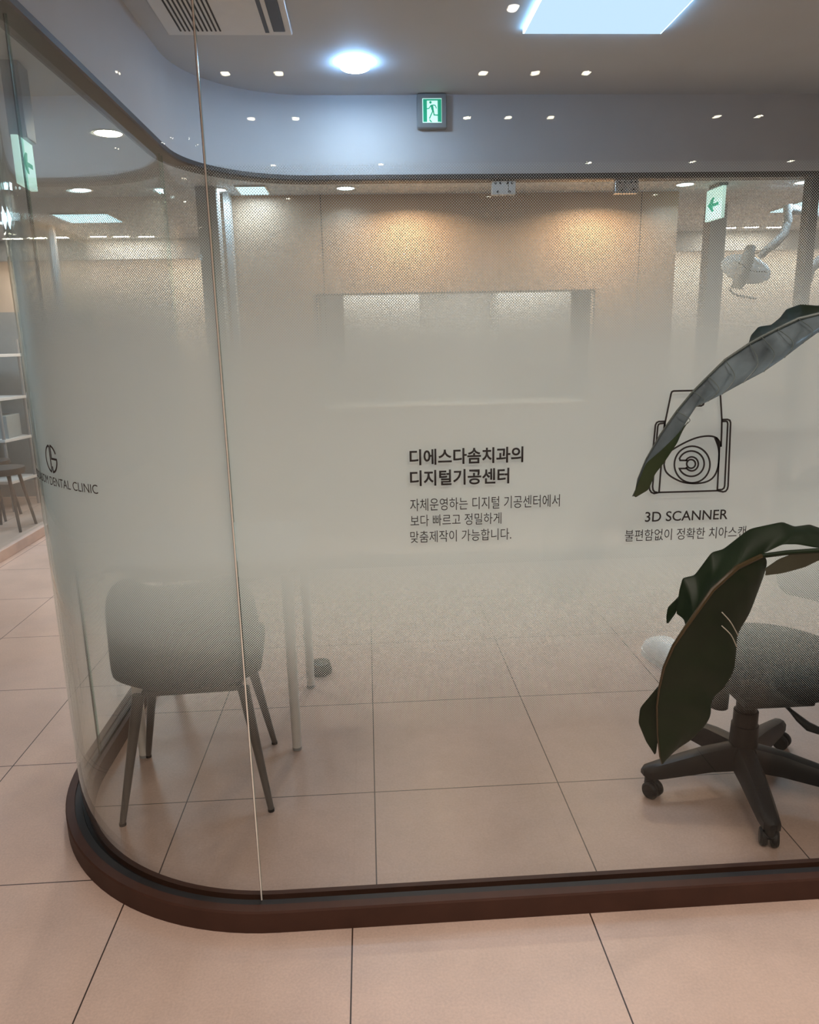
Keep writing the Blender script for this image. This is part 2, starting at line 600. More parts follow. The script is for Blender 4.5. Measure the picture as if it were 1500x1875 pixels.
# glass panes
def pane(name, path, z0, z1, label, u0=0.0, film=True):
    """glass 10 mm thick, outer face on the path; film on the outer face"""
    t = 0.010
    b = MB()
    rings = []
    for p, n_ in path:
        rings.append([b.bm.verts.new((p[0] + n_[0] * o_, p[1] + n_[1] * o_, z)) for o_, z in ((0, z0), (0, z1), (-t, z1), (-t, z0))])
    for a, c in zip(rings, rings[1:]):
        for k in range(4):
            f = b.bm.faces.new((a[k], a[(k + 1) % 4], c[(k + 1) % 4], c[k]))
            f.material_index = 0 if k in (0, 2) else (2 if k == 3 else 1)
    for f in (b.bm.faces.new(list(reversed(rings[0]))), b.bm.faces.new(rings[-1])):
        f.material_index = 3
    g = b.build(name, [M_glass, M_edge, M_gasket, M_joint], angle=30)
    tag(g, label, 'glass wall', kind='structure')
    if film:
        b = MB()
        uvl = b.bm.loops.layers.uv.new('film')
        zs = [0.49, 1.0, 1.772]
        s = u0
        ss = [s]
        for (p, _), (q, _) in zip(path, path[1:]):
            s += math.hypot(q[0] - p[0], q[1] - p[1])
            ss.append(s)
        vs = [[b.bm.verts.new((p[0] - n_[0] * (t + 0.0012), p[1] - n_[1] * (t + 0.0012), z)) for z in zs] for p, n_ in path]
        for i in range(len(vs) - 1):
            for k in range(len(zs) - 1):
                f = b.bm.faces.new((vs[i][k], vs[i + 1][k], vs[i + 1][k + 1], vs[i][k + 1]))
                for lp, (uu, vv) in zip(f.loops, ((ss[i], zs[k]), (ss[i + 1], zs[k]), (ss[i + 1], zs[k + 1]), (ss[i], zs[k + 1]))):
                    lp[uvl].uv = (uu, vv)
        fo = b.build('frosted_film', M_film, g, fix=False)
        fo['label'] = 'white frosted film fading into small dots'
    return g


ZG0, ZG1 = 0.046, Z_RB + 0.004
corner_path = [((GX - 0.049, GF), (0, -1))] + arc(GX, GY, 265.5, 180) + [((GL, GY + 0.026), (-1, 0))]
G_front = pane('wall_front', P_FRONT, ZG0, ZG1, 'flat glass pane with frosted dot film, lettering and scanner drawing')
G_corner = pane('wall_corner', corner_path, ZG0, ZG1, 'curved corner glass pane with frosted film and clinic logo')
G_left = pane('wall_left', P_LEFT, ZG0, ZG1, 'flat glass pane along the left side corridor')
G_bcorner = pane('wall_back_corner', P_BCORN[1:], ZG0, ZG1, 'curved glass pane at the back left corner', film=False)
G_back = pane('wall_back', [((GX + 0.003, GB), (0, 1)), ((0.842, GB), (0, 1))], ZG0, ZG1, 'clear back glass pane left of the glass door', film=False)
G_back2 = pane('wall_back_right', [((1.675, GB), (0, 1)), ((XR, GB), (0, 1))], ZG0, ZG1, 'clear back glass pane right of the glass door', film=False)
# silicone joints between panes
o = MB().box((GX - 0.0490, GF - 0.0006, Z_BASE - 0.01), (GX - 0.0480, GF + 0.004, ZG1)).box((GX - 0.0480, GF - 0.0012, Z_BASE - 0.01), (GX - 0.0450, GF + 0.004, ZG1)).build('trim_2', M_seal, smooth=False)
o.data.materials.append(M_seal_dark)
for f in o.data.polygons:
    if f.center.x < GX - 0.0479:
        f.material_index = 1
tag(o, 'thin clear silicone joint between the curved and flat front glass', 'joint', kind='structure')
o = MB().box((GL - 0.0004, GY + 0.026, Z_BASE - 0.01), (GL + 0.004, GY + 0.030, ZG1)).build('trim_3', M_seal_dark, smooth=False)
tag(o, 'thin dark joint between the curved and left glass', 'joint', kind='structure')

# glass door with patch fittings in the back wall
b = MB().box((0.848, GB - 0.010, 0.010), (1.668, GB, Z_RB - 0.006))
door = b.build('door_1', [M_glass], smooth=False)
tag(door, 'clear glass swing door in the back glass wall', 'door', kind='structure')


def patch(x0, x1, split, holes, mm, parent, label):
    z0, z1 = Z_RB - 0.078, Z_RB - 0.003
    b = MB()
    if split:
        b.box((x0, GB - 0.026, z0), (split - 0.0015, GB + 0.014, z1), 0.003)
        b.box((split + 0.0015, GB - 0.026, z0), (x1, GB + 0.014, z1), 0.003)
    else:
        b.box((x0, GB - 0.026, z0), (x1, GB + 0.014, z1), 0.003)
    p_ = b.build('patch_fitting', mm, parent, smooth=False)
    p_['label'] = label
    b = MB()
    for fx, fz in holes:
        b.lathe([(0, 0), (0.0065, 0), (0.0055, 0.004), (0, 0.004)], n=12,
                mtx=Matrix.Translation((x0 + (x1 - x0) * fx, GB - 0.026, z0 + (z1 - z0) * fz)) @ Matrix.Rotation(math.pi / 2, 4, 'X'))
    b.build('screw', M_gasket, p_)
    return p_


patch(0.765, 0.903, 0.860, [(0.14, .82), (0.35, .82), (0.64, .82), (0.84, .82), (0.24, .2), (0.74, .2)], M_white_m, G_back, 'bright two-piece patch fitting')
patch(1.492, 1.632, None, [(0.2, .8), (0.4, .8), (0.68, .8), (0.86, .8), (0.28, .25), (0.78, .25)], M_steel, door, 'grey steel patch fitting')
b = MB().box((0.85, GB - 0.022, 0.012), (1.66, GB + 0.012, 0.062), 0.003)
b.build('bottom_rail', M_steel, door, smooth=False)
o = MB().box((2.675, GB - 0.04, Z_BASE), (2.725, GB + 0.05, Z_RB)).build('trim_4', M_rail, smooth=False)
tag(o, 'dark vertical frame post in the back glass wall', 'post', kind='structure')

# timber-clad block beyond the back glass
b = MB()
TY = 5.40
xs = [-1.02, -0.275, 0.0, 0.93, 1.965, 2.23]
OX0, OX1, OZ = -0.325, 1.645, 1.752
b.box((xs[0], TY, OZ), (xs[-1], TY + 0.05, H_COR))
b.box((xs[0], TY, 0), (OX0, TY + 0.05, OZ))
b.box((OX1, TY, 0), (xs[-1], TY + 0.05, OZ))
b.box((OX0, TY, 0), (OX1, TY + 0.05, 0.95))
b.box((xs[0], TY + 0.05, 0), (xs[0] + 0.05, 7.0, H_COR))
b.box((xs[-1] - 0.05, TY + 0.05, 0), (xs[-1], 7.0, H_COR))
b.box((xs[0] + 0.05, 6.95, 0), (xs[-1] - 0.05, 7.0, H_COR))
wood = b.build('wall_timber', M_wood, smooth=False)
tag(wood, 'warm timber-clad wall block behind the glass room', 'wall', kind='structure')
b = MB()
for x in (xs[1], xs[4]):
    b.box((x - 0.0025, TY - 0.0012, 0.0), (x + 0.0025, TY + 0.001, H_COR))
b.box((OX0, TY - 0.012, OZ - 0.016), (OX1, TY + 0.0005, OZ))
b.box((OX0 - 0.012, TY - 0.012, 0.95), (OX0, TY + 0.0005, OZ))
b.box((OX1, TY - 0.012, 0.95), (OX1 + 0.012, TY + 0.0005, OZ))
b.build('seam', M_seam, wood, smooth=False)
# inside of the service opening
b = MB()
b.box((OX0 - 0.02, TY + 0.75, 0.95), (OX1 + 0.02, TY + 0.78, 1.95))
b.box((OX0 - 0.02, TY + 0.05, 0.93), (OX1 + 0.02, TY + 0.78, 0.95))
o = b.build('wall_opening', M_white, smooth=False)
tag(o, 'white lining of the opening in the timber wall', 'wall', kind='structure')
for x0, x1, lab in ((-0.16, 0.42, 'left'), (1.02, 1.60, 'right')):
    mid = (x0 + x1) / 2
    cab = empty('wall_cabinet', (mid, TY + 0.58, 1.22))
    hx = (x1 - x0) / 2
    MB().box((-hx, -0.16, 0), (hx, 0.16, 0.68), 0.004).build('body', M_white, cab, smooth=False)
    for a_, b_ in ((-hx + 0.004, -0.002), (0.002, hx - 0.004)):
        MB().box((a_, -0.178, 0.004), (b_, -0.161, 0.676), 0.002).build('door', M_white, cab, smooth=False)
    tag(cab, lab + ' white cabinet seen through the opening in the timber wall', 'cabinet')
lp = area_lamp('opening_fill', ((OX0 + OX1) / 2, TY + 0.25, 1.94), 16, (1.0, 0.94, 0.86), 1.8, shape='RECTANGLE', size_y=0.2)  # fill light without a fixture, added to brighten the opening

# end of the treatment room
b = MB()
b.box((-7, 8.2, 0), (XR + 2.6, 8.3, H_COR + 0.05))
b.box((-7, 7.55, 2.35), (XR + 2.6, 8.2, H_COR + 0.05))
o = b.build('wall_end', M_wall, smooth=False)
tag(o, 'cream end wall of the treatment room lit by warm lamps', 'wall', kind='structure')
o = MB().box((-7, 7.45, 2.22), (XR + 2.6, 7.55, H_COR + 0.05)).build('wall_bulkhead', M_column, smooth=False)
tag(o, 'grey bulkhead above the end of the treatment room', 'wall', kind='structure')
for i, (x, y, lab) in enumerate(((2.78, 6.0, 'grey square column beside the hanging exit sign'), (-0.985, 5.15, 'grey square column at the left end of the timber wall'))):
    b = MB().box((x - 0.065, y - 0.065, 0), (x + 0.065, y + 0.065, H_COR), 0.004)
    o = b.build('pillar' if i == 0 else 'pillar.001', M_column, smooth=False)
    tag(o, lab, 'column', kind='structure')
o = MB().box((-0.915, 5.30, 0), (-0.875, 5.395, H_COR)).build('pillar.002', M_white, smooth=False)
tag(o, 'slim white jamb beside the left grey column', 'jamb', kind='structure')

# room on the far side of the left corridor
LX = -2.56
b = MB().box((LX - 0.06, 1.0, 0), (LX + 0.03, 7.4, 0.075), 0.004).build('baseboard_left', M_pink, smooth=False)
tag(b, 'beige stone sill under the glass across the left corridor', 'baseboard', kind='structure')
o = MB().box((LX - 0.012, 1.0, 0.07), (LX, 7.4, H_COR)).build('window_1', M_glass, smooth=False)
tag(o, 'large clear glass front across the left corridor', 'window', kind='structure')
b = MB()
for y in (4.45, 6.6):
    b.box((LX - 0.035, y - 0.025, 0.075), (LX + 0.025, y + 0.025, H_COR), 0.003)
b.build('window_frame', M_white_m, o, smooth=False)
o = MB().box((-4.7, 1.0, 0), (-4.6, 7.4, H_COR)).build('wall_left_room', M_teal, smooth=False)
tag(o, 'grey green back wall of the room across the left corridor', 'wall', kind='structure')

o = MB().box((-5.5, 7.30, 0), (LX - 0.03, 7.40, 1.75)).box((-5.5, 7.285, 0), (LX - 0.03, 7.30, 0.16)).build('wall_left_end', M_teal, smooth=False)
tag(o, 'grey green half wall at the end of the room across the left corridor', 'wall', kind='structure')

# ------------------------------------------------------------------ lettering on the glass
YT = GF - 0.0006


def text_mesh(body, size, bold=0.0, spacing=1.0):
    cu = bpy.data.curves.new('t', 'FONT')
    cu.body = body
    cu.size = size
    cu.offset = bold
    cu.space_character = spacing
    cu.resolution_u = 4
    to = bpy.data.objects.new('t', cu)
    C.objects.link(to)
    dg = bpy.context.evaluated_depsgraph_get()
    dg.update()
    me = bpy.data.meshes.new_from_object(to.evaluated_get(dg))
    bpy.data.objects.remove(to)
    return me


def lettering(body, width, x0, zb, mm, parent, place, bold=0.0, label=None, hgt=None, name='lettering'):
    """fit the text into the given width; place(u, v) -> point on the glass"""
    me = text_mesh(body, 1.0, bold)
    n = len(me.vertices)
    co = np.empty(n * 3)
    me.vertices.foreach_get('co', co)
    co = co.reshape(-1, 3)
    x_min, x_max = co[:, 0].min(), co[:, 0].max()
    y_min, y_max = co[:, 1].min(), co[:, 1].max()
    k = width / (x_max - x_min)
    ky = k if not hgt else hgt / (y_max - y_min)
    for i, v in enumerate(me.vertices):
        v.co = place(x0 + (co[i, 0] - x_min) * k, zb + (co[i, 1] - (y_min if hgt else 0)) * ky)
    me.materials.clear()
    me.materials.append(mm)
    ob = bpy.data.objects.new(name, me)
    C.objects.link(ob)
    ob.parent = parent
    if label:
        ob['label'] = label
    md = ob.modifiers.new('thickness', 'SOLIDIFY')
    md.thickness = 0.0002
    return ob


flat = lambda u, v: Vector((u, YT, v))
lettering('디에스다솜치과의', 0.253, 0.089, 1.1535, M_ink, G_front, flat, 0.022, 'bold Korean heading, first line', 0.0355)
lettering('디지털기공센터', 0.222, 0.089, 1.1065, M_ink, G_front, flat, 0.022, 'bold Korean heading, second line', 0.0355)
lettering('자체운영하는 디지털 기공센터에서', 0.339, 0.088, 1.0495, M_ink, G_front, flat, -0.002, 'thin Korean text, first line', 0.0285)
lettering('보다 빠르고 정밀하게', 0.206, 0.088, 1.0140, M_ink, G_front, flat, -0.002, 'thin Korean text, second line', 0.0265)
lettering('맞춤제작이 가능합니다.', 0.230, 0.087, 0.9760, M_ink, G_front, flat, -0.002, 'thin Korean text, third line', 0.0275)
lettering('3D SCANNER', 0.194, 0.626, 1.0065, M_ink, G_front, flat, 0.008, 'dark Latin caption under the drawing', 0.0235)
lettering('불편함없이 정확한 치아스캔', 0.286, 0.581, 0.9615, M_ink, G_front, flat, -0.002, 'thin Korean caption under the drawing', 0.0275)


# line drawing of the scanner: coordinates in 5x zoomed photo pixels, origin (1100, 680)
def icon(pts):
    out = []
    for x, y in pts:
        q = at(1100 + x / 5, 680 + y / 5, YT)
        out.append((q.x, q.z))
    return out


def spline(pts, n=6):
    P = [Vector(p) for p in pts]
    closed = (P[0] - P[-1]).length < 1e-6
    out = []
    N = len(P)
    for i in range(N - 1):
        p0 = P[i - 1] if i > 0 else (P[-2] if closed else P[0])
        p1, p2 = P[i], P[i + 1]
        p3 = P[i + 2] if i + 2 < N else (P[1] if closed else P[-1])
        for k in range(n):
            t = k / n
            out.append(0.5 * ((2 * p1) + (p2 - p0) * t + (2 * p0 - 5 * p1 + 4 * p2 - p3) * t * t + (3 * p1 - p0 - 3 * p2 + p3) * t ** 3))
    out.append(P[-1])
    return out


def circ(cx, cy, rx, ry, a0=0, a1=360, n=40):
    return [(cx + rx * math.cos(math.radians(a0 + (a1 - a0) * i / n)), cy + ry * math.sin(math.radians(a0 + (a1 - a0) * i / n))) for i in range(n + 1)]


b = MB()
pl = lambda u, v, d: (u, YT - d, v)
LWD = 0.0039
for pts in (
    [(585, 540), (590, 470), (645, 205), (652, 188), (668, 180), (1078, 170), (1090, 180), (1097, 225), (1110, 440), (1108, 560), (1102, 690)],
    [(585, 480), (578, 560), (535, 1105)],
    [(590, 458), (532, 460), (513, 470), (502, 492), (446, 1060), (450, 1085), (464, 1107), (490, 1118), (540, 1107)],
    [(588, 474), (545, 478), (530, 486), (523, 505), (476, 1055), (480, 1085), (495, 1104), (520, 1108)],
    [(535, 1108), (800, 1101), (1075, 1092)],
    [(1110, 442), (1160, 440), (1182, 448), (1190, 470), (1167, 1050), (1160, 1078), (1145, 1097), (1120, 1103), (1070, 1092)],
    [(1110, 458), (1150, 457), (1160, 462), (1164, 480), (1136, 1045), (1130, 1068), (1112, 1082), (1072, 1084)],
    [(1088, 690), (1080, 860), (1068, 1092)],
    [(1060, 605), (1075, 650), (1090, 690)],
    [(870, 315), (920, 316), (940, 305), (945, 288)],
):
    b.stroke(icon(pts), LWD, 0.0003, pl)
b.stroke([tuple(q) for q in spline(icon([(580, 850), (598, 785), (640, 730), (760, 658), (880, 608), (985, 592), (1055, 606), (1092, 650), (1104, 690)]))], LWD, 0.0003, pl)
b.stroke([tuple(q) for q in spline(icon([(580, 850), (590, 900), (615, 938), (670, 978), (760, 1016), (870, 1026), (970, 1010), (1035, 965), (1072, 885), (1085, 780), (1076, 690), (1045, 606)]))], LWD, 0.0003, pl)
b.stroke(icon(circ(838, 853, 163, 168)), LWD, 0.0003, pl)
b.stroke(icon([(795, 815), (728, 815)] + circ(830, 845, 118, 116, 204, 512, 44) + [(722, 890), (795, 888)]), LWD, 0.0003, pl)
b.stroke(icon(circ(834, 847, 60, 64, 205, 512, 30)), LWD, 0.0003, pl)
b.stroke(icon(circ(828, 847, 40, 40, n=28)), LWD, 0.0003, pl)
o = b.build('scanner_drawing', M_ink, G_front, smooth=False)
o['label'] = 'charcoal outline drawing of a scanner'


# clinic logo wrapped on the curved pane (arc length s measured from the flat pane)
def curved(u, v, d=0.0):
    a = math.radians(270) - (0.77 - u) / GR
    r = GR + 0.0006 + d
    return Vector((GX + r * math.cos(a), GY + r * math.sin(a), v))


lettering('DS DASOM DENTAL CLINIC', 0.382, 0.0, 1.0905, M_ink_brown, G_corner, curved, -0.004, 'brown clinic name', 0.0215)
b = MB()
cp = lambda u, v, d: curved(u, v, d)
LU, LV = 0.77 - 0.580, 1.158
ru, rv = 0.0330, 0.0330
W2 = 0.0050
pt = lambda x, y: (LU + x * ru, LV + y * rv)
b.stroke([pt(-0.12, -0.97)] + [pt(x, y) for x, y in circ(0, 0, 1, 1, 255, 105, 26)] + [pt(-0.12, 0.9), pt(-0.12, -0.9)], W2, 0.0003, cp)
b.stroke([pt(x, y) for x, y in circ(0, 0, 1, 1, 25, 82, 14)] + [pt(0.10, 0.9), pt(0.10, 0.02), pt(0.98, 0.02)] + [pt(x, y) for x, y in circ(0, 0, 1, 1, -4, -82, 16)] + [pt(0.10, -0.55)], W2, 0.0003, cp)
o = b.build('clinic_logo', M_ink_brown, G_corner, smooth=False)
o['label'] = 'round brown clinic emblem'

# ------------------------------------------------------------------ lamps of the glass room
pd = atz(650, 114, H_CEIL)
L = empty('ceiling_lamp', (pd.x, pd.y, H_CEIL))
MB().lathe([(0.0, -0.001), (0.072, -0.001), (0.072, -0.026), (0.066, -0.026), (0.066, -0.0275), (0, -0.0275)], n=40).build('rim', M_e_halo_rim, L)
MB().lathe([(0.0, -0.031), (0.063, -0.031), (0.066, -0.028), (0.0, -0.0276)], n=40).build('diffuser', M_e_disc, L)
area_lamp('lamp_light', (0, 0, -0.033), P_DISC, COOL, 0.12, L)
tag(L, 'round bright white disc lamp on the ceiling of the glass room', 'lamp')

p0, p1 = atz(958, 62, H_CEIL - 0.02), atz(1210, 63, H_CEIL - 0.02)
px0, px1, pyb = p0.x, p1.x, (p0.y + p1.y) / 2
pc = ((px0 + px1) / 2, pyb - (px1 - px0) / 2)
hw = (px1 - px0) / 2
L = empty('ceiling_panel', (pc[0], pc[1], H_CEIL))
b = MB().box((-hw, -hw, -0.018), (hw, hw, -0.001))
b.build('frame', M_e_halo_edge, L, smooth=False)
MB().box((-hw + 0.006, -hw + 0.006, -0.0212), (hw - 0.006, hw - 0.006, -0.0182)).build('diffuser', M_e_panel, L, smooth=False)
area_lamp('panel_light', (0, 0, -0.023), P_PANEL, COOL, 2 * hw - 0.03, L, shape='SQUARE', spread=115)
tag(L, 'square pale blue light panel on the ceiling of the glass room', 'light panel')

# air conditioner
ac = empty('air_conditioner', (-0.545, 3.15, H_CEIL))
b = MB().box((-0.27, -0.55, -0.020), (0.27, 0.505, 0.0), 0.008)
b.build('panel', M_white, ac, smooth=False)
b = MB()
for k in range(10):
    x = -0.205 + 0.0188 * k
    b.box((x - 0.0035, -0.5, -0.0225), (x + 0.0035, 0.455 - 0.004 * (9 - k) * 0.0, -0.0195))
b.build('grille', M_gasket, ac, smooth=False)
b = MB().box((0.155, -0.5, -0.0225), (0.172, 0.47, -0.0195)).box((0.192, -0.5, -0.024), (0.242, 0.455, -0.0195), 0.004)
o = b.build('louver', mat('dark louver', (0.03, 0.04, 0.06), 0.4), ac, smooth=False)
tag(ac, 'white ceiling air conditioner with slotted grille and dark louver', 'air conditioner')

# ------------------------------------------------------------------ exit sign above the door
ex = empty('exit_sign', (0.415, GB + 0.040 - 0.0, 2.665))
YF = -0.040 - 0.04
ex.location = (0.415, GB - 0.042, 2.668)
# (local) back at y=0 touching the wall band, front towards -y
b = MB().box((-0.084, -0.038, -0.088), (0.084, 0.03, 0.088), 0.010)
b.build('housing', M_grey_pl, ex, smooth=True, angle=30)
hw2, hh2 = 0.054, 0.062
MB().box((-hw2, -0.041, -hh2), (hw2, -0.036, hh2), 0.001).build('lit_panel', M_exit_w, ex, smooth=False)
b = MB()
Yf = -0.0413
plx = lambda u, v, d: (u, Yf - d, v)
# green surround of the doorway
for (u0, u1, v0, v1) in ((-0.050, -0.029, -0.058, 0.058), (0.031, 0.052, -0.058, 0.058), (-0.029, 0.031, 0.050, 0.058)):
    b.box((u0, Yf - 0.0005, v0), (u1, Yf + 0.0004, v1))
b.build('green_surround', M_green, ex, smooth=False)
b = MB()
sx = lambda X, Yp: ((X - 615) / 1500 * 0.1 * 0.0 + (X - 615) * 0.000200, (660 - Yp) * 0.000200)
P = lambda *pp: [sx(*q) for q in pp]
b.lathe([(0, 0), (0.0068, 0), (0.0068, 0.0006), (0, 0.0006)], n=20,
        mtx=Matrix.Translation((sx(570, 455)[0], Yf, sx(570, 455)[1])) @ Matrix.Rotation(math.pi / 2, 4, 'X'))
b.prism(P((570, 520), (640, 515), (655, 600), (665, 690), (620, 690), (590, 620)), 0, 0.0006, lambda x, y, z: (x, Yf - z, y))
b.stroke(P((585, 530), (525, 610), (465, 615)), 0.0048, 0.0006, plx)
b.stroke(P((630, 522), (700, 530), (740, 610)), 0.0048, 0.0006, plx)
b.stroke(P((635, 670), (590, 760), (535, 870)), 0.0060, 0.0006, plx)
b.stroke(P((650, 670), (668, 775), (785, 780)), 0.0060, 0.0006, plx)
b.prism(P((770, 820), (870, 830), (870, 960), (830, 955)), 0, 0.0006, lambda x, y, z: (x, Yf - z, y))
b.prism(P((520, 890), (560, 895), (615, 955), (575, 958)), 0, 0.0006, lambda x, y, z: (x, Yf - z, y))
b.build('running_figure', M_green, ex, smooth=False)
tag(ex, 'square exit sign with green running figure above the glass door', 'exit sign')


def hanging_sign(loc, rz, label, wd, hg, arrow_dir, rod=0.05):
    e = empty('exit_sign', loc, rz)
    MB().box((-wd / 2, -0.012, -hg), (wd / 2, 0.012, 0), 0.003).build('lit_panel', M_exit_w, e, smooth=False)
    b = MB()
    for s in (-1, 1):
        y = 0.0125 * s
        f = lambda x, yy, z: (x, y + s * z, yy)
        a = arrow_dir
        q = [(-0.30 * a * wd, -hg * 0.5 + 0.03 * hg), (0.05 * a * wd, -hg * 0.5 + 0.03 * hg), (0.0, -hg * 0.28), (0.12 * a * wd, -hg * 0.28), (0.36 * a * wd, -hg * 0.5),
             (0.12 * a * wd, -hg * 0.72), (0.0, -hg * 0.72), (0.05 * a * wd, -hg * 0.57), (-0.30 * a * wd, -hg * 0.57)]
        b.prism(q, 0.0, 0.0008, f)
    b.build('arrow', M_green, e, smooth=False)
    b = MB().box((-wd * 0.22, -0.03, 0.0), (wd * 0.45, 0.03, rod), 0.004)
    b.build('bracket', M_grey_pl, e, smooth=False)
    tag(e, label, 'exit sign')
    return e


s1 = at(1311, 366, 5.2)
hanging_sign((s1.x, s1.y, at(1311, 345, 5.2).z), math.radians(-86), 'hanging exit sign with green arrow beyond the glass at upper right', 0.21, 0.20, -1, 0.06)
s2 = at(44, 292, 2.95)
hanging_sign((s2.x, s2.y, at(46, 256, 2.95).z), math.radians(95), 'hanging exit sign with green arrow seen through the left glass', 0.15, 0.16, -1, H_COR - at(46, 256, 2.95).z)


# ------------------------------------------------------------------ small ceiling lamps
def downlight(name, r, glow, label, cat, group, power, col, spread=140):
    e = empty(name, (0, 0, H_COR))
    MB().lathe([(r, 0.0), (r + 0.010, 0.0), (r + 0.010, -0.005), (r, -0.005)], n=28).build('trim_ring', M_white_m, e)
    MB().lathe([(0.0, -0.0005), (r, -0.0005), (r, -0.003), (0, -0.003)], n=28).build('lens', glow, e)
    area_lamp('lamp_light', (0, 0, -0.0065), power, col, 2 * r * 0.8, e, spread=spread)
    if label:
        tag(e, label, cat, group)
    return e


rows = [(0.72, [0.48]), (0.16, [-0.485, -0.289, 0.477, 0.675, 0.871]), (-0.41, [-0.475, -0.278, 0.493, 0.680, 0.876, 1.651, 1.848]),
        (-1.30, [-0.484, 0.12, 1.321, 1.929, 2.518]), (-0.41, [-1.6, -1.8]), (0.72, [-1.6, 1.7, 2.4]), (-1.30, [-1.2, -1.9]), (0.16, [2.6, -2.6]), (-2.3, [-0.5, 0.9, 2.1])]
proto = downlight('downlight', 0.018, M_e_warm, 'small round warm downlight in the corridor ceiling in front of the glass', 'downlight', 'corridor downlights', P_SPOT, WARM)
first = True
for y, xl in rows:
    for x in xl:
        e = proto if first else copy_tree(proto)
        first = False
        e.location = (x, y, H_COR)

big = downlight('downlight', 0.062, M_e_warm, 'large warm downlight in the side corridor ceiling seen through the left glass', 'downlight', None, 7.0, WARM)
q = atz(198, 243, H_COR)
big.location = (q.x - 0.0, q.y, H_COR)
# cool round lamps of the passage behind the room
specs = [((1255, 337), 'round cool lamp above the passage left of the hanging exit sign'), ((1473, 333), 'round cool lamp above the passage right of the hanging exit sign'),
         ((397, 347), 'round cool lamp behind the glass beside the left grey column'), ((633, 344), 'round cool lamp over the timber wall below the rail'),
         ((150, 347), 'round cool lamp in the side corridor under the large warm lamp')]
proto2 = None
for (x, y), lab in specs:
    q = atz(x, y, H_COR)
    if proto2 is None:
        e = proto2 = downlight('round_lamp', 0.058, M_e_cool, lab, 'lamp', None, P_COOL, COOL)
    else:
        e = copy_tree(proto2)
        tag(e, lab, 'lamp')
    e.location = (q.x, q.y, H_COR)
# wall washers over the timber
wash = None
for x, y, lab in ((0.32, 4.98, 'warm wall washer over the left timber panel'), (1.62, 4.98, 'warm wall washer over the right timber panel')):
    if wash is None:
        e = wash = downlight('wall_washer', 0.03, M_e_warm, lab, 'downlight', None, P_WASH, (1.0, 0.74, 0.50), 155)
    else:
        e = copy_tree(wash)
        tag(e, lab, 'downlight')
    e.location = (x, y, H_COR)


# warm twin lamps in the far ceiling
def slot_lamp(loc, lab):
    e = empty('slot_lamp', loc)
    MB().box((-0.085, -0.035, -0.006), (0.085, 0.035, 0.0), 0.004).build('frame', M_white_m, e, smooth=False)
    b = MB()
    for k in (-0.048, 0, 0.048):
        b.lathe([(0, -0.0063), (0.021, -0.0063), (0.021, -0.009), (0, -0.009)], c=(k, 0, 0), n=18)
    b.build('lens', M_e_warm, e)
    area_lamp('lamp_light', (0, 0, -0.012), 2.5, WARM, 0.15, e, shape='RECTANGLE', size_y=0.06)
    tag(e, lab, 'lamp', 'warm slot lamps in the far ceiling')


for (x, y), lab in (((180, 432), 'left of the three warm slot lamps seen through the left glass'), ((222, 432), 'middle of the three warm slot lamps seen through the left glass'),
                    ((268, 432), 'right of the three warm slot lamps seen through the left glass'), ((1335, 416), 'left of the three warm slot lamps above the dental lamp'),
                    ((1376, 415), 'middle of the three warm slot lamps above the dental lamp'), ((1418, 415), 'right of the three warm slot lamps above the dental lamp')):
    q = atz(x, y, H_COR)
    slot_lamp((q.x, q.y, H_COR), lab)


def far_panel(name, loc, sx_, sy_, lab, power):
    e = empty(name, loc)
    MB().box((-sx_, -sy_, -0.010), (sx_, sy_, 0), 0.002).build('frame', M_white_m, e, smooth=False)
    MB().box((-sx_ + 0.01, -sy_ + 0.01, -0.0125), (sx_ - 0.01, sy_ - 0.01, -0.0102)).build('diffuser', M_e_cpan, e, smooth=False)
    area_lamp('panel_light', (0, 0, -0.015), power, COOL, 2 * sx_ - 0.03, e, shape='RECTANGLE', size_y=2 * sy_ - 0.03)
    tag(e, lab, 'light panel')


far_panel('ceiling_panel', (-2.11, 6.2, H_COR), 0.21, 0.2, 'blue white light panel seen through the left glass', P_FAR)
far_panel('ceiling_panel', (3.66, 6.0, H_COR), 0.3, 0.3, 'blue white light panel above the dental lamp arm', P_FAR)
far_panel('ceiling_panel', (-0.70, 5.19, H_COR), 0.10, 0.13, 'small light panel just under the rail beside the left column', 3.0)
area_lamp('left_room_fill', (-3.6, 5.4, 2.36), 16, COOL, 0.8, shape='SQUARE')  # added cool fill for the room across the corridor, no fixture
area_lamp('end_wall_fill', (3.9, 7.80, 2.33), 45, (1.0, 0.86, 0.74), 3.0, shape='RECTANGLE', size_y=0.15)  # added fills hidden behind the bulkhead to brighten the end wall
area_lamp('end_wall_fill', (-2.2, 7.80, 2.33), 34, (1.0, 0.80, 0.64), 2.2, shape='RECTANGLE', size_y=0.15)  # second added fill, left part of the end wall

# ------------------------------------------------------------------ dental operating lamp
YD = 5.2
A = lambda x, y, Y=YD: at(x, y, Y)
dl = empty('dental_lamp', (0, 0, 0))
b = MB().tube([A(1520, 405), A(1497, 398), A(1470, 388), A(1448, 384)], [0.030, 0.030, 0.030, 0.034]).tube([A(1443, 375), A(1443, 408)], [0.030, 0.028])
b.tube([A(1443, 405), A(1437, 428), A(1424, 442), A(1405, 458), A(1392, 470)], [0.027, 0.030, 0.031, 0.026, 0.02])
b.build('arm', M_white, dl)
hc = A(1367, 491)
b = MB().lathe([(0.0, 0.040), (0.06, 0.036), (0.13, 0.020), (0.185, -0.005), (0.182, -0.012), (0.12, 0.004), (0.0, 0.016)], n=40, sx=1.0, sy=0.72,
               mtx=Matrix.Translation(hc) @ Matrix.Rotation(math.radians(52), 4, 'X') @ Matrix.Rotation(math.radians(6), 4, 'Y'))
b.build('reflector', M_white, dl)
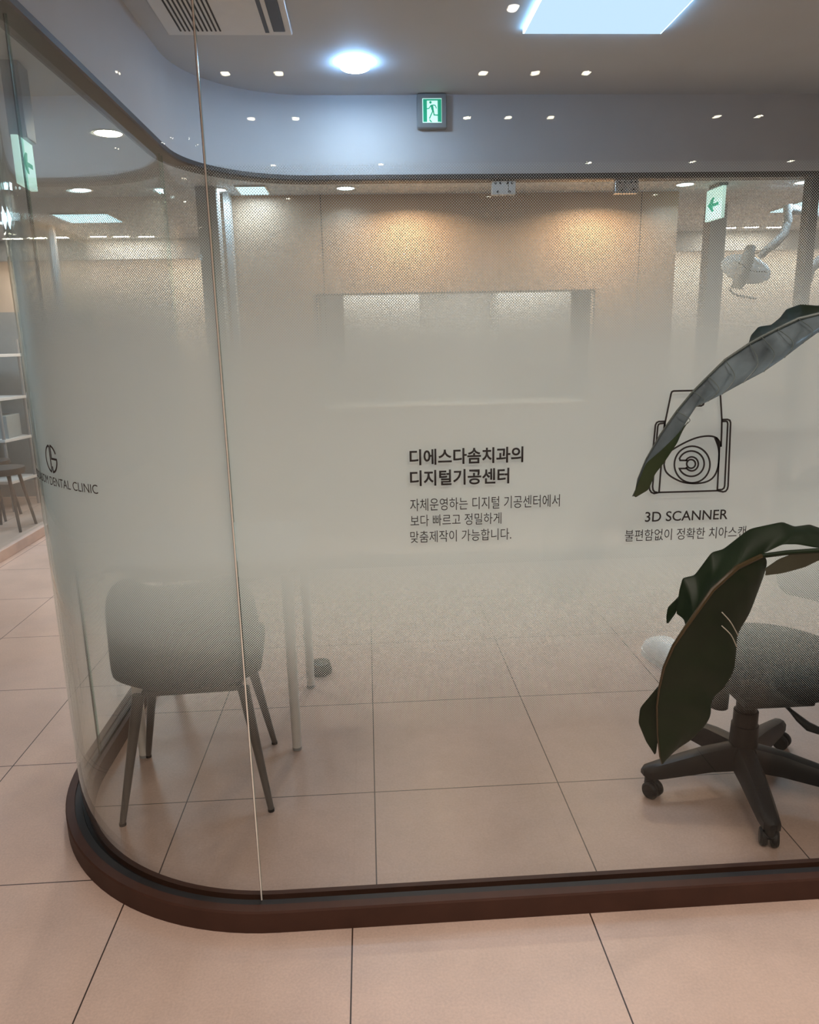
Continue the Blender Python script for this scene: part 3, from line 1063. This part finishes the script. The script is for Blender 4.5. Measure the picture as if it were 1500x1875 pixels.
b = MB().tube([A(1375, 452, YD - .05), A(1368, 478, YD - .10), A(1356, 508, YD - .11), A(1350, 528, YD - .09)], [0.034, 0.046, 0.052, 0.035], flat=(1.0, 0.7))
b.build('lamp_housing', M_grey_pl, dl)
b = MB().tube([A(1342, 524, YD - .1), A(1336, 532, YD - .1), A(1350, 541, YD - .1), A(1384, 547, YD - .1)], 0.007, 8)
b.build('handle', M_black_pl, dl)
b = MB().tube([A(1352, 480, YD - .14), A(1375, 496, YD - .15), A(1404, 498, YD - .12)], 0.005, 8)
b.build('bracket', M_black_pl, dl)
b = MB().tube([A(1378, 468, YD - .03), A(1398, 457, YD - .03), A(1412, 455, YD - .03)], 0.003, 6)
b.build('cable', M_black_pl, dl)
tag(dl, 'white dental operating lamp with oval head on a jointed arm', 'dental lamp')
du = empty('dental_unit', (0, 0, 0))
MB().tube([A(1530, 470), A(1500, 478), A(1484, 492), A(1474, 525), A(1469, 570), A(1467, 640), A(1466, 800)], 0.036).build('post', M_white, du)
MB().tube([A(1467, 700, YD), A(1490, 702, YD), A(1540, 700, YD)], 0.028).build('side_arm', M_white, du)
tag(du, 'white curved pipe arm of a dental unit behind the upper leaf', 'dental unit')

# ------------------------------------------------------------------ table and shell chair
tb = empty('side_table', (-0.56, 2.64, 0))
b = MB().box((-0.32, -0.28, 0.700), (0.32, 0.28, 0.722), 0.006)
b.build('table_top', M_white, tb, smooth=False)
b = MB().box((-0.27, -0.235, 0.645), (0.27, 0.235, 0.699), 0.003)
b.build('apron', M_white_m, tb, smooth=False)
for xx, yy in ((-0.272, -0.243), (0.268, -0.243), (-0.272, 0.243), (0.282, 0.243)):
    lg = MB().tube([(xx, yy, 0.012), (xx, yy, 0.66)], [0.0165, 0.0205], 20).build('leg', M_white_m, tb)
    MB().lathe([(0, 0), (0.0165, 0), (0.0168, 0.012), (0, 0.012)], c=(xx, yy, 0), n=20).build('foot', M_grey_pl, lg)
tag(tb, 'white table on round white legs behind the grey shell chair', 'table')

ch = empty('shell_chair', (-0.570, 2.215, 0), math.radians(3))
prof = [(0.245, 0.438, .185), (0.235, 0.452, .21), (0.16, 0.452, .225), (0.05, 0.442, .232), (-0.08, 0.436, .235), (-0.155, 0.442, .235), (-0.195, 0.472, .238),
        (-0.213, 0.53, .240), (-0.224, 0.60, .240), (-0.234, 0.67, .236), (-0.242, 0.72, .222), (-0.247, 0.748, .190), (-0.249, 0.757, .14)]
rows_ = []
NU = 15
for i, (y, z, hwid) in enumerate([(y_, z_ - 0.022 + max(0, z_ - 0.5) * 0.16, h_ * 0.91) for y_, z_, h_ in prof]):
    back = min(1.0, max(0.0, (i - 4) / 4))
    r = []
    for k in range(NU):
        u = -1 + 2 * k / (NU - 1)
        cup = abs(u) ** 2.6
        r.append((u * hwid, y + back * 0.085 * cup, z + (1 - back) * 0.055 * cup * (0.4 + 0.6 * min(1, i / 2))))
    rows_.append(r)
MB().grid(rows_).build('shell', M_shell, ch, solid=0.024, subsurf=2)
MB().box((-0.15, -0.12, 0.383), (0.15, 0.16, 0.402), 0.004).build('mounting_plate', M_leg, ch, smooth=False)
tips = [(-0.786, 2.012), (-0.341, 2.043), (-0.378, 2.440), (-0.816, 2.392)]
inv = (Matrix.Translation(ch.location) @ Matrix.Rotation(math.radians(3), 4, 'Z')).inverted()
for tx, ty in tips:
    e = inv @ Vector((tx, ty, 0.008))
    top = Vector((e.x * 0.70, e.y * 0.62, 0.392))
    lg = MB().tube([e, e.lerp(top, 0.5), top], [0.0095, 0.0135, 0.0185], 18).build('leg', M_leg, ch)
    MB().lathe([(0, 0), (0.0105, 0), (0.0105, 0.010), (0, 0.010)], c=(e.x, e.y, 0), n=16).build('foot', M_black_pl, lg)
tag(ch, 'slate grey shell chair on four tapered grey legs in the glass corner', 'chair')

# small black pedal beyond the table
pe = empty('foot_pedal', (-0.245, 3.02, 0))
MB().lathe([(0, 0), (0.048, 0), (0.052, 0.012), (0.042, 0.05), (0.0, 0.062)], n=28).build('pedal', M_black_pl, pe)
MB().tube([(-0.03, 0.01, 0.05), (-0.06, 0.03, 0.10), (-0.07, 0.06, 0.16)], 0.006, 8).build('lever', M_grey_pl, pe)
tag(pe, 'small black foot pedal on the floor behind the white table', 'foot pedal')

# white slipper beside the leaf
sl = empty('slipper', (1.285, 2.96, 0), math.radians(12))
outl = [(-0.045, -0.12), (0.0, -0.135), (0.045, -0.12), (0.055, -0.02), (0.058, 0.08), (0.035, 0.135), (0.0, 0.148), (-0.035, 0.135), (-0.055, 0.08), (-0.052, -0.02)]
b = MB().prism([tuple(q) for q in spline([(*q,) for q in outl + outl[:1]], 4)][:-1], 0.0, 0.026)
b.build('sole', M_white, sl)
rows_ = []
for yy, hh, ww in ((-0.125, 0.085, 0.05), (-0.06, 0.10, 0.055), (0.0, 0.105, 0.057), (0.06, 0.085, 0.056), (0.12, 0.05, 0.042)):
    rows_.append([(ww * math.cos(math.pi * k / 12), yy, 0.022 + hh * math.sin(math.pi * k / 12) ** 0.7) for k in range(13)])
MB().grid(rows_).build('upper', M_white, sl, solid=0.006, subsurf=1)
MB().lathe([(0, 0), (0.014, 0), (0.014, 0.003), (0, 0.003)], n=18, sx=1.3,
           mtx=Matrix.Translation((-0.02, -0.128, 0.085)) @ Matrix.Rotation(math.pi / 2, 4, 'X')).build('badge', mat('green badge', (0.02, 0.2, 0.10), 0.5), sl)['label'] = 'green oval mark'
tag(sl, 'white slipper with a green mark on the floor beside the leaf', 'slipper')

# ------------------------------------------------------------------ office chair
oc = empty('office_chair', (1.165, 2.055, 0))
R5 = 0.315
hub = MB().lathe([(0, 0.075), (0.045, 0.075), (0.052, 0.09), (0.050, 0.135), (0.040, 0.15), (0, 0.15)], n=28).build('hub', M_black_pl, oc)
b = MB().lathe([(0, 0.148), (0.043, 0.148), (0.041, 0.215), (0.037, 0.217), (0.037, 0.262), (0.031, 0.264), (0.031, 0.345), (0, 0.345)], n=28)
b.build('gas_column', M_black_pl, oc)
for k in range(5):
    a = math.radians(185 + 72 * k)
    d = Vector((math.cos(a), math.sin(a), 0))
    s = Vector((-d.y, d.x, 0))
    rr = []
    for t, zc, hw_, hh_ in ((0.030, 0.112, 0.036, 0.040), (0.12, 0.110, 0.034, 0.034), (0.20, 0.100, 0.031, 0.029), (0.285, 0.088, 0.027, 0.023), (0.325, 0.084, 0.023, 0.018), (0.338, 0.083, 0.010, 0.009)):
        c = d * t + Vector((0, 0, zc))
        ring = []
        for u, v in ((-1, -1), (-1, 0.2), (-0.6, 0.85), (0, 1), (0.6, 0.85), (1, 0.2), (1, -1)):
            ring.append(c + s * hw_ * u + Vector((0, 0, hh_ * v)))
        rr.append(ring)
    b = MB()
    vs = [[b.bm.verts.new(q) for q in ring] for ring in rr]
    for p_, q_ in zip(vs, vs[1:]):
        for j in range(7):
            b.bm.faces.new((p_[j], p_[(j + 1) % 7], q_[(j + 1) % 7], q_[j]))
    b.bm.faces.new(vs[0])
    b.bm.faces.new(list(reversed(vs[-1])))
    leg = b.build('leg', M_black_pl, oc, angle=35)
    c = d * R5
    cang = a + math.radians(30 + 50 * k)
    ax = Vector((math.cos(cang), math.sin(cang), 0))
    fwd = Vector((-ax.y, ax.x, 0))
    cc = c + fwd * 0.016
    b = MB()
    for sgn in (-1, 1):
        mt = Matrix.Translation(cc + ax * 0.014 * sgn + Vector((0, 0, 0.027))) @ Vector((0, 0, 1)).rotation_difference(ax * sgn).to_matrix().to_4x4()
        b.lathe([(0, -0.009), (0.024, -0.009), (0.027, -0.005), (0.027, 0.005), (0.022, 0.011), (0, 0.013)], n=24, mtx=mt)
    b.tube([c + Vector((0, 0, 0.040)), c + Vector((0, 0, 0.078))], 0.013, 14)
    b.tube([cc + Vector((0, 0, 0.030)), c + Vector((0, 0, 0.052))], [0.012, 0.017], 12)
    b.build('caster', M_black_pl, leg, angle=35)
# seat: thick rounded cushion
rows_ = []
b = MB()
b.lathe([(0, 0.345), (0.10, 0.345), (0.17, 0.352), (0.215, 0.375), (0.238, 0.405), (0.238, 0.435), (0.215, 0.458), (0.12, 0.470), (0, 0.472)], c=(0.075, 0.03, 0), n=48, sx=1.0, sy=0.98)
b.build('seat', M_black_fab, oc)
b = MB().box((-0.06, -0.10, 0.318), (0.16, 0.14, 0.350), 0.008)
b.build('seat_mechanism', M_black_pl, oc, smooth=False)
b = MB().tube([(-0.075, 0.03, 0.37), (-0.075, 0.03, 0.262)], [0.030, 0.028], 20)
b.build('tension_knob', M_black_pl, oc)
q0 = Vector((1.165, 2.055, 0))
lv = [A(1436, 1282, 2.0) - q0, A(1441, 1294, 1.98) - q0, A(1451, 1304, 1.96) - q0]
lv2 = [A(1450, 1303, 1.96) - q0, A(1462, 1315, 1.95) - q0, A(1480, 1330, 1.94) - q0, A(1500, 1338, 1.93) - q0, A(1515, 1339, 1.92) - q0]
b = MB().tube([Vector((0.13, 0.0, 0.335))] + lv, 0.006, 10)
b.build('lever_rod', M_black_pl, oc)
MB().tube(lv2, [0.010, 0.016, 0.020, 0.016, 0.008], 14, flat=(1.0, 0.6)).build('lever', M_black_pl, oc)
# backrest on the far right side
rows_ = []
bd = Vector((0.96, 0.28, 0)).normalized()
bs = Vector((-bd.y, bd.x, 0))
for i, (zz, off, hw_) in enumerate(((0.56, 0.235, 0.15), (0.62, 0.245, 0.195), (0.72, 0.255, 0.215), (0.84, 0.27, 0.21), (0.95, 0.285, 0.19), (1.0, 0.29, 0.14))):
    r = []
    for k in range(11):
        u = -1 + 2 * k / 10
        r.append(Vector((0.075, 0.03, 0)) + bd * (off - 0.05 * abs(u) ** 2) + bs * (hw_ * u) + Vector((0, 0, zz)))
    rows_.append(r)
MB().grid(rows_).build('backrest', M_black_fab, oc, solid=0.05, subsurf=2)
b = MB().tube([Vector((0.12, 0.04, 0.335)), Vector((0.075, 0.03, 0.36)) + bd * 0.26, Vector((0.075, 0.03, 0.45)) + bd * 0.305, Vector((0.075, 0.03, 0.66)) + bd * 0.29], 0.016, 12, flat=(1.6, 0.7))
b.build('back_support', M_black_pl, oc)
tag(oc, 'black swivel office chair on five casters inside the glass at right', 'office chair')


# ------------------------------------------------------------------ potted plant in front of the glass
def resample(pts, n):
    q = spline([tuple(p) for p in pts], 8)
    q = [Vector(p) for p in q]
    d = [0.0]
    for a_, b_ in zip(q, q[1:]):
        d.append(d[-1] + (b_ - a_).length)
    out = []
    j = 0
    for i in range(n):
        t = d[-1] * i / (n - 1)
        while j < len(d) - 2 and d[j + 1] < t:
            j += 1
        k = 0 if d[j + 1] == d[j] else (t - d[j]) / (d[j + 1] - d[j])
        out.append(q[j].lerp(q[j + 1], k))
    return out


def strip(inner, outer, bulge=0.012, n=44, mcol=9, ripple=0.0022, freq=9.0, lin=False):
    """half blade between the midrib and the margin, arched and pleated towards the viewer"""
    if lin:
        I, O = [], []
        for k in range(len(inner) - 1):
            for t in (0, .25, .5, .75):
                I.append(inner[k].lerp(inner[k + 1], t))
                O.append(outer[k].lerp(outer[k + 1], t))
        I.append(inner[-1])
        O.append(outer[-1])
    else:
        I, O = resample(inner, n), resample(outer, n)
    rows = []
    for i, (a_, b_) in enumerate(zip(I, O)):
        wdt = (b_ - a_).length
        r = []
        for k in range(mcol):
            t = k / (mcol - 1)
            p = a_.lerp(b_, t)
            view = (p - Vector((0, 0, CAM_H))).normalized()
            lift = bulge * math.sin(math.pi * t) * min(1, wdt / 0.05)
            rip = ripple * math.sin(2 * math.pi * (i / len(I) * freq - t * 1.1)) * math.sin(math.pi * min(1, t * 1.2)) * min(1, wdt / 0.05)
            r.append(p - view * (lift + rip))
        rows.append(r)
    return rows


plant = empty('potted_plant', (1.42, 1.18, 0))
PO = Vector((1.42, 1.18, 0))


def Q(pts, f):
    return [at(x, y, f(i / max(1, len(pts) - 1)) if callable(f) else f) - PO for i, (x, y) in enumerate(pts)]


def QY(pts):
    return [at(x, y, Y) - PO for x, y, Y in pts]


MB().lathe([(0, 0), (0.13, 0), (0.15, 0.02), (0.18, 0.30), (0.185, 0.33), (0.165, 0.33), (0.16, 0.28), (0, 0.28)], n=48).build('pot', M_pot, plant)
MB().lathe([(0, 0.281), (0.159, 0.281), (0.158, 0.292), (0, 0.300)], n=40).build('soil', M_soil, plant)
stem_top = Vector((0.0, 0.0, 1.30))
MB().tube([(0, 0, 0.29), (0.01, 0.01, 0.7), (0, 0, 1.05), stem_top], [0.024, 0.02, 0.016, 0.011], 16).build('stem', M_leaf, plant)

# upper leaf, folded along its midrib, underside with painted silvery sheen towards the viewer
mid = [(1700, 560, 1.20), (1620, 547, 1.22), (1560, 556, 1.24), (1500, 575, 1.26), (1462, 584, 1.27), (1424, 602, 1.28), (1395, 617, 1.29), (1373, 629, 1.30), (1328, 659, 1.31), (1297, 689, 1.32),
       (1269, 717, 1.33), (1239, 753, 1.34), (1209, 796, 1.35), (1183, 841, 1.36), (1168, 877, 1.36), (1164, 897, 1.36), (1158, 909, 1.36)]
low = [(1705, 570, 1.20), (1640, 610, 1.17), (1570, 625, 1.17), (1500, 607, 1.19), (1470, 629, 1.20), (1437, 655, 1.21), (1399, 681, 1.22), (1361, 701, 1.24), (1323, 722, 1.26), (1297, 735, 1.28),
       (1273, 746, 1.30), (1251, 781, 1.31), (1238, 810, 1.325), (1213, 846, 1.34), (1199, 864, 1.345), (1187, 896, 1.35), (1162, 910, 1.36)]
upe = [(1700, 552, 1.21), (1630, 530, 1.26), (1560, 548, 1.28), (1500, 560, 1.30), (1466, 557, 1.32), (1440, 566, 1.33), (1428, 582, 1.33), (1412, 595, 1.33), (1389, 598, 1.34), (1375, 614, 1.34), (1371, 629, 1.32)]
midu = [mid[0], mid[1], mid[2], mid[3], mid[4], (1440, 594, 1.275), (1424, 602, 1.28), (1408, 611, 1.285), (1395, 617, 1.29), (1384, 623, 1.295), (1372, 630, 1.30)]
leaf = MB().grid(strip(QY(mid), QY(low), 0.014, ripple=0.0035, lin=True)).build('leaf', [M_leaf_sheen], plant, solid=0.0012, subsurf=1)
leaf['label'] = 'upper arching leaf with silvery sheen painted on its underside'
MB().grid(strip(QY(midu), QY(upe), 0.004, ripple=0.001, lin=True)).build('leaf_edge', M_leaf, leaf, solid=0.0012, subsurf=1)
MB().tube(QY([(x, y, Y - 0.004) for x, y, Y in mid]), [0.006, 0.005, 0.004, 0.0032, 0.003, 0.0028, 0.0026, 0.0024, 0.0022, 0.002, 0.0018, 0.0016, 0.0014, 0.0012, 0.001, 0.0008, 0.0006], 8).build('midrib', M_rib_g, leaf)
b = MB()
for k in range(3, 12):
    a_ = at(*mid[k][:2], mid[k][2] - 0.006) - PO
    c_ = at(*low[k][:2], low[k][2] - 0.004) - PO
    m_ = a_.lerp(c_, 0.5) + Vector((0.012, -0.016, 0.0))
    b.tube([tuple(q) for q in spline([tuple(a_), tuple(m_), tuple(c_)], 6)], 0.0007, 6)
b.build('vein', M_rib_g, leaf)
tip_g = [(1262, 770, 1.312), (1236, 800, 1.322), (1209, 826, 1.332), (1183, 848, 1.342), (1170, 880, 1.346), (1160, 908, 1.352)]
tip_o = [(1252, 782, 1.304), (1240, 812, 1.315), (1216, 848, 1.328), (1200, 868, 1.336), (1188, 897, 1.342), (1164, 911, 1.352)]
MB().grid(strip(QY(tip_g), QY(tip_o), 0.003, ripple=0.0005, lin=True)).build('leaf_tip', mat('green leaf tip', (0.022, 0.042, 0.014), 0.42, noise=0.3), leaf, solid=0.001, subsurf=1)
MB().tube([stem_top, Vector((0.02, 0.02, 1.42)), at(1740, 562, 1.19) - PO, at(1700, 560, 1.20) - PO], [0.009, 0.008, 0.007, 0.006], 10).build('petiole', M_leaf, plant)

# drooping leaf
midr = [(1394, 1018, 1.20), (1350, 1039, 1.17), (1305, 1080, 1.15), (1277, 1119, 1.15), (1255, 1150, 1.15), (1233, 1183, 1.155), (1216, 1222, 1.16), (1207, 1261, 1.17), (1203, 1294, 1.175),
        (1204, 1344, 1.185), (1208, 1385, 1.19), (1212, 1399, 1.195)]
rt_e = [(1388, 1022, 1.21), (1386, 1040, 1.22), (1399, 1048, 1.23), (1386, 1089, 1.23), (1372, 1125, 1.23), (1352, 1161, 1.225), (1349, 1190, 1.225), (1344, 1228, 1.225), (1327, 1258, 1.22), (1305, 1282, 1.22),
        (1301, 1312, 1.22), (1288, 1333, 1.22), (1266, 1355, 1.215), (1242, 1371, 1.21), (1222, 1389, 1.20), (1213, 1400, 1.195)]
leaf2 = MB().grid(strip(QY(midr), QY(rt_e), 0.022, n=64, ripple=0.0022, freq=12)).build('leaf', M_leaf, plant, solid=0.0012, subsurf=1)
leaf2['label'] = 'dark drooping leaf hanging to chair height'
in1 = [(1560, 1000, 1.24), (1500, 1004, 1.23), (1460, 997, 1.22), (1433, 997, 1.21), (1394, 1016, 1.20), (1350, 1038, 1.17), (1305, 1079, 1.15), (1290, 1100, 1.15), (1277, 1119, 1.15), (1268, 1130, 1.15), (1262, 1140, 1.15), (1256, 1148, 1.15)]
ou1 = [(1560, 985, 1.27), (1500, 966, 1.27), (1483, 960, 1.27), (1455, 964, 1.26), (1433, 955, 1.25), (1372, 968, 1.23), (1325, 1005, 1.215), (1303, 1011, 1.21), (1272, 1053, 1.20), (1250, 1058, 1.20), (1244, 1080, 1.195), (1238, 1124, 1.18)]
MB().grid(strip(QY(in1), QY(ou1), 0.006, ripple=0.0009, lin=True)).build('leaf_half', M_leaf, leaf2, solid=0.0012, subsurf=1)
in1b = [(1247, 1085, 1.192), (1243, 1105, 1.19), (1238, 1122, 1.185), (1224, 1141, 1.19)]
ou1b = [(1240, 1096, 1.20), (1223, 1112, 1.20), (1220, 1128, 1.20), (1221, 1142, 1.195)]
o = MB().grid(strip(QY(in1b), QY(ou1b), 0.003, ripple=0, lin=True)).build('torn_lobe', M_leaf, leaf2, solid=0.0012, subsurf=1)
in2 = [(1208, 1250, 1.17), (1203, 1294, 1.175), (1204, 1335, 1.183), (1205, 1356, 1.187), (1201, 1380, 1.19)]
ou2 = [(1206, 1256, 1.172), (1172, 1296, 1.195), (1169, 1324, 1.20), (1183, 1358, 1.20), (1199, 1382, 1.195)]
MB().grid(strip(QY(in2), QY(ou2), 0.006, ripple=0.0006, lin=True)).build('leaf_half', M_leaf, leaf2, solid=0.0012, subsurf=1)
in3 = [(1560, 1000, 1.235), (1500, 1006, 1.225), (1460, 1010, 1.215), (1425, 1024, 1.21), (1398, 1043, 1.21)]
ou3 = [(1560, 1010, 1.25), (1500, 1026, 1.25), (1474, 1039, 1.25), (1433, 1050, 1.25), (1400, 1054, 1.24)]
MB().grid(strip(QY(in3), QY(ou3), 0.004, ripple=0.0008, lin=True)).build('leaf_underside', M_leaf_lt, leaf2, solid=0.0012, subsurf=1)
MB().tube(QY([(x, y, Y - 0.004) for x, y, Y in midr]), [0.0042, 0.0044, 0.004, 0.0036, 0.0032, 0.0028, 0.0024, 0.002, 0.0017, 0.0014, 0.001, 0.0006], 8).build('midrib', M_rib, leaf2)
MB().tube([stem_top - Vector((0, 0, 0.15)), Vector((0.02, 0.02, 1.24)), at(1640, 985, 1.22) - PO, at(1560, 1000, 1.222) - PO, at(1500, 1008, 1.216) - PO, at(1440, 1012, 1.208) - PO, at(1394, 1018, 1.196) - PO],
          [0.010, 0.008, 0.0055, 0.005, 0.0048, 0.0045, 0.0042], 10).build('petiole', M_leaf, plant)
b = MB()
for pts_ in ([(1322, 1121, 1.160), (1338, 1139, 1.168), (1352, 1164, 1.195)], [(1322, 1146, 1.160), (1339, 1163, 1.168), (1349, 1184, 1.195)]):
    b.tube([tuple(q) for q in spline([tuple(v) for v in QY(pts_)], 6)], 0.0009, 6)
b.build('tear_edge', mat('pale torn leaf edge', (0.42, 0.42, 0.36), 0.6), leaf2)['label'] = 'pale torn edges'
tag(plant, 'potted plant with large dark leaves reaching in front of the glass from the right', 'plant')

# ------------------------------------------------------------------ furniture in the room across the corridor
rk = empty('shelf_rack', (-3.62, 6.85, 0), math.radians(-10))
b = MB()
for z in (0.25, 0.62, 0.98, 1.35):
    b.box((-0.5, -0.2, z), (0.5, 0.2, z + 0.025), 0.003)
b.build('shelf', M_white, rk, smooth=False)
for xx in (-0.48, 0.48):
    for yy in (-0.18, 0.18):
        MB().tube([(xx, yy, 0), (xx, yy, 1.5)], 0.014, 10).build('post', M_grey_pl, rk)
tag(rk, 'white open shelf rack behind the glass across the left corridor', 'shelf')
for i, (x, y, lab) in enumerate(((-2.92, 5.95, 'dark stool nearest the sill across the left corridor'), (-3.22, 6.35, 'dark stool close to the shelf rack across the left corridor'))):
    st = empty('stool', (x, y, 0))
    MB().lathe([(0, 0.45), (0.16, 0.45), (0.17, 0.47), (0.165, 0.50), (0, 0.51)], n=32).build('seat', M_leg, st)
    for k in range(4):
        a = math.pi / 4 + k * math.pi / 2
        MB().tube([(0.20 * math.cos(a), 0.20 * math.sin(a), 0), (0.12 * math.cos(a), 0.12 * math.sin(a), 0.45)], [0.011, 0.014], 12).build('leg', M_leg, st)
    tag(st, lab, 'stool')
for i in range(3):
    bx = MB().box((-0.13, -0.13, 0), (0.13, 0.13, 0.2), 0.006).build('storage_box', M_teal if i else M_white, smooth=False)
    bx.location = Vector((-3.62, 6.85, 0.645)) + Vector((-0.32 + 0.32 * i, 0.055 - 0.055 * i, 0))
    tag(bx, ('white', 'left grey green', 'right grey green')[i] + ' storage box on the rack across the left corridor', 'box', 'storage boxes on the rack')
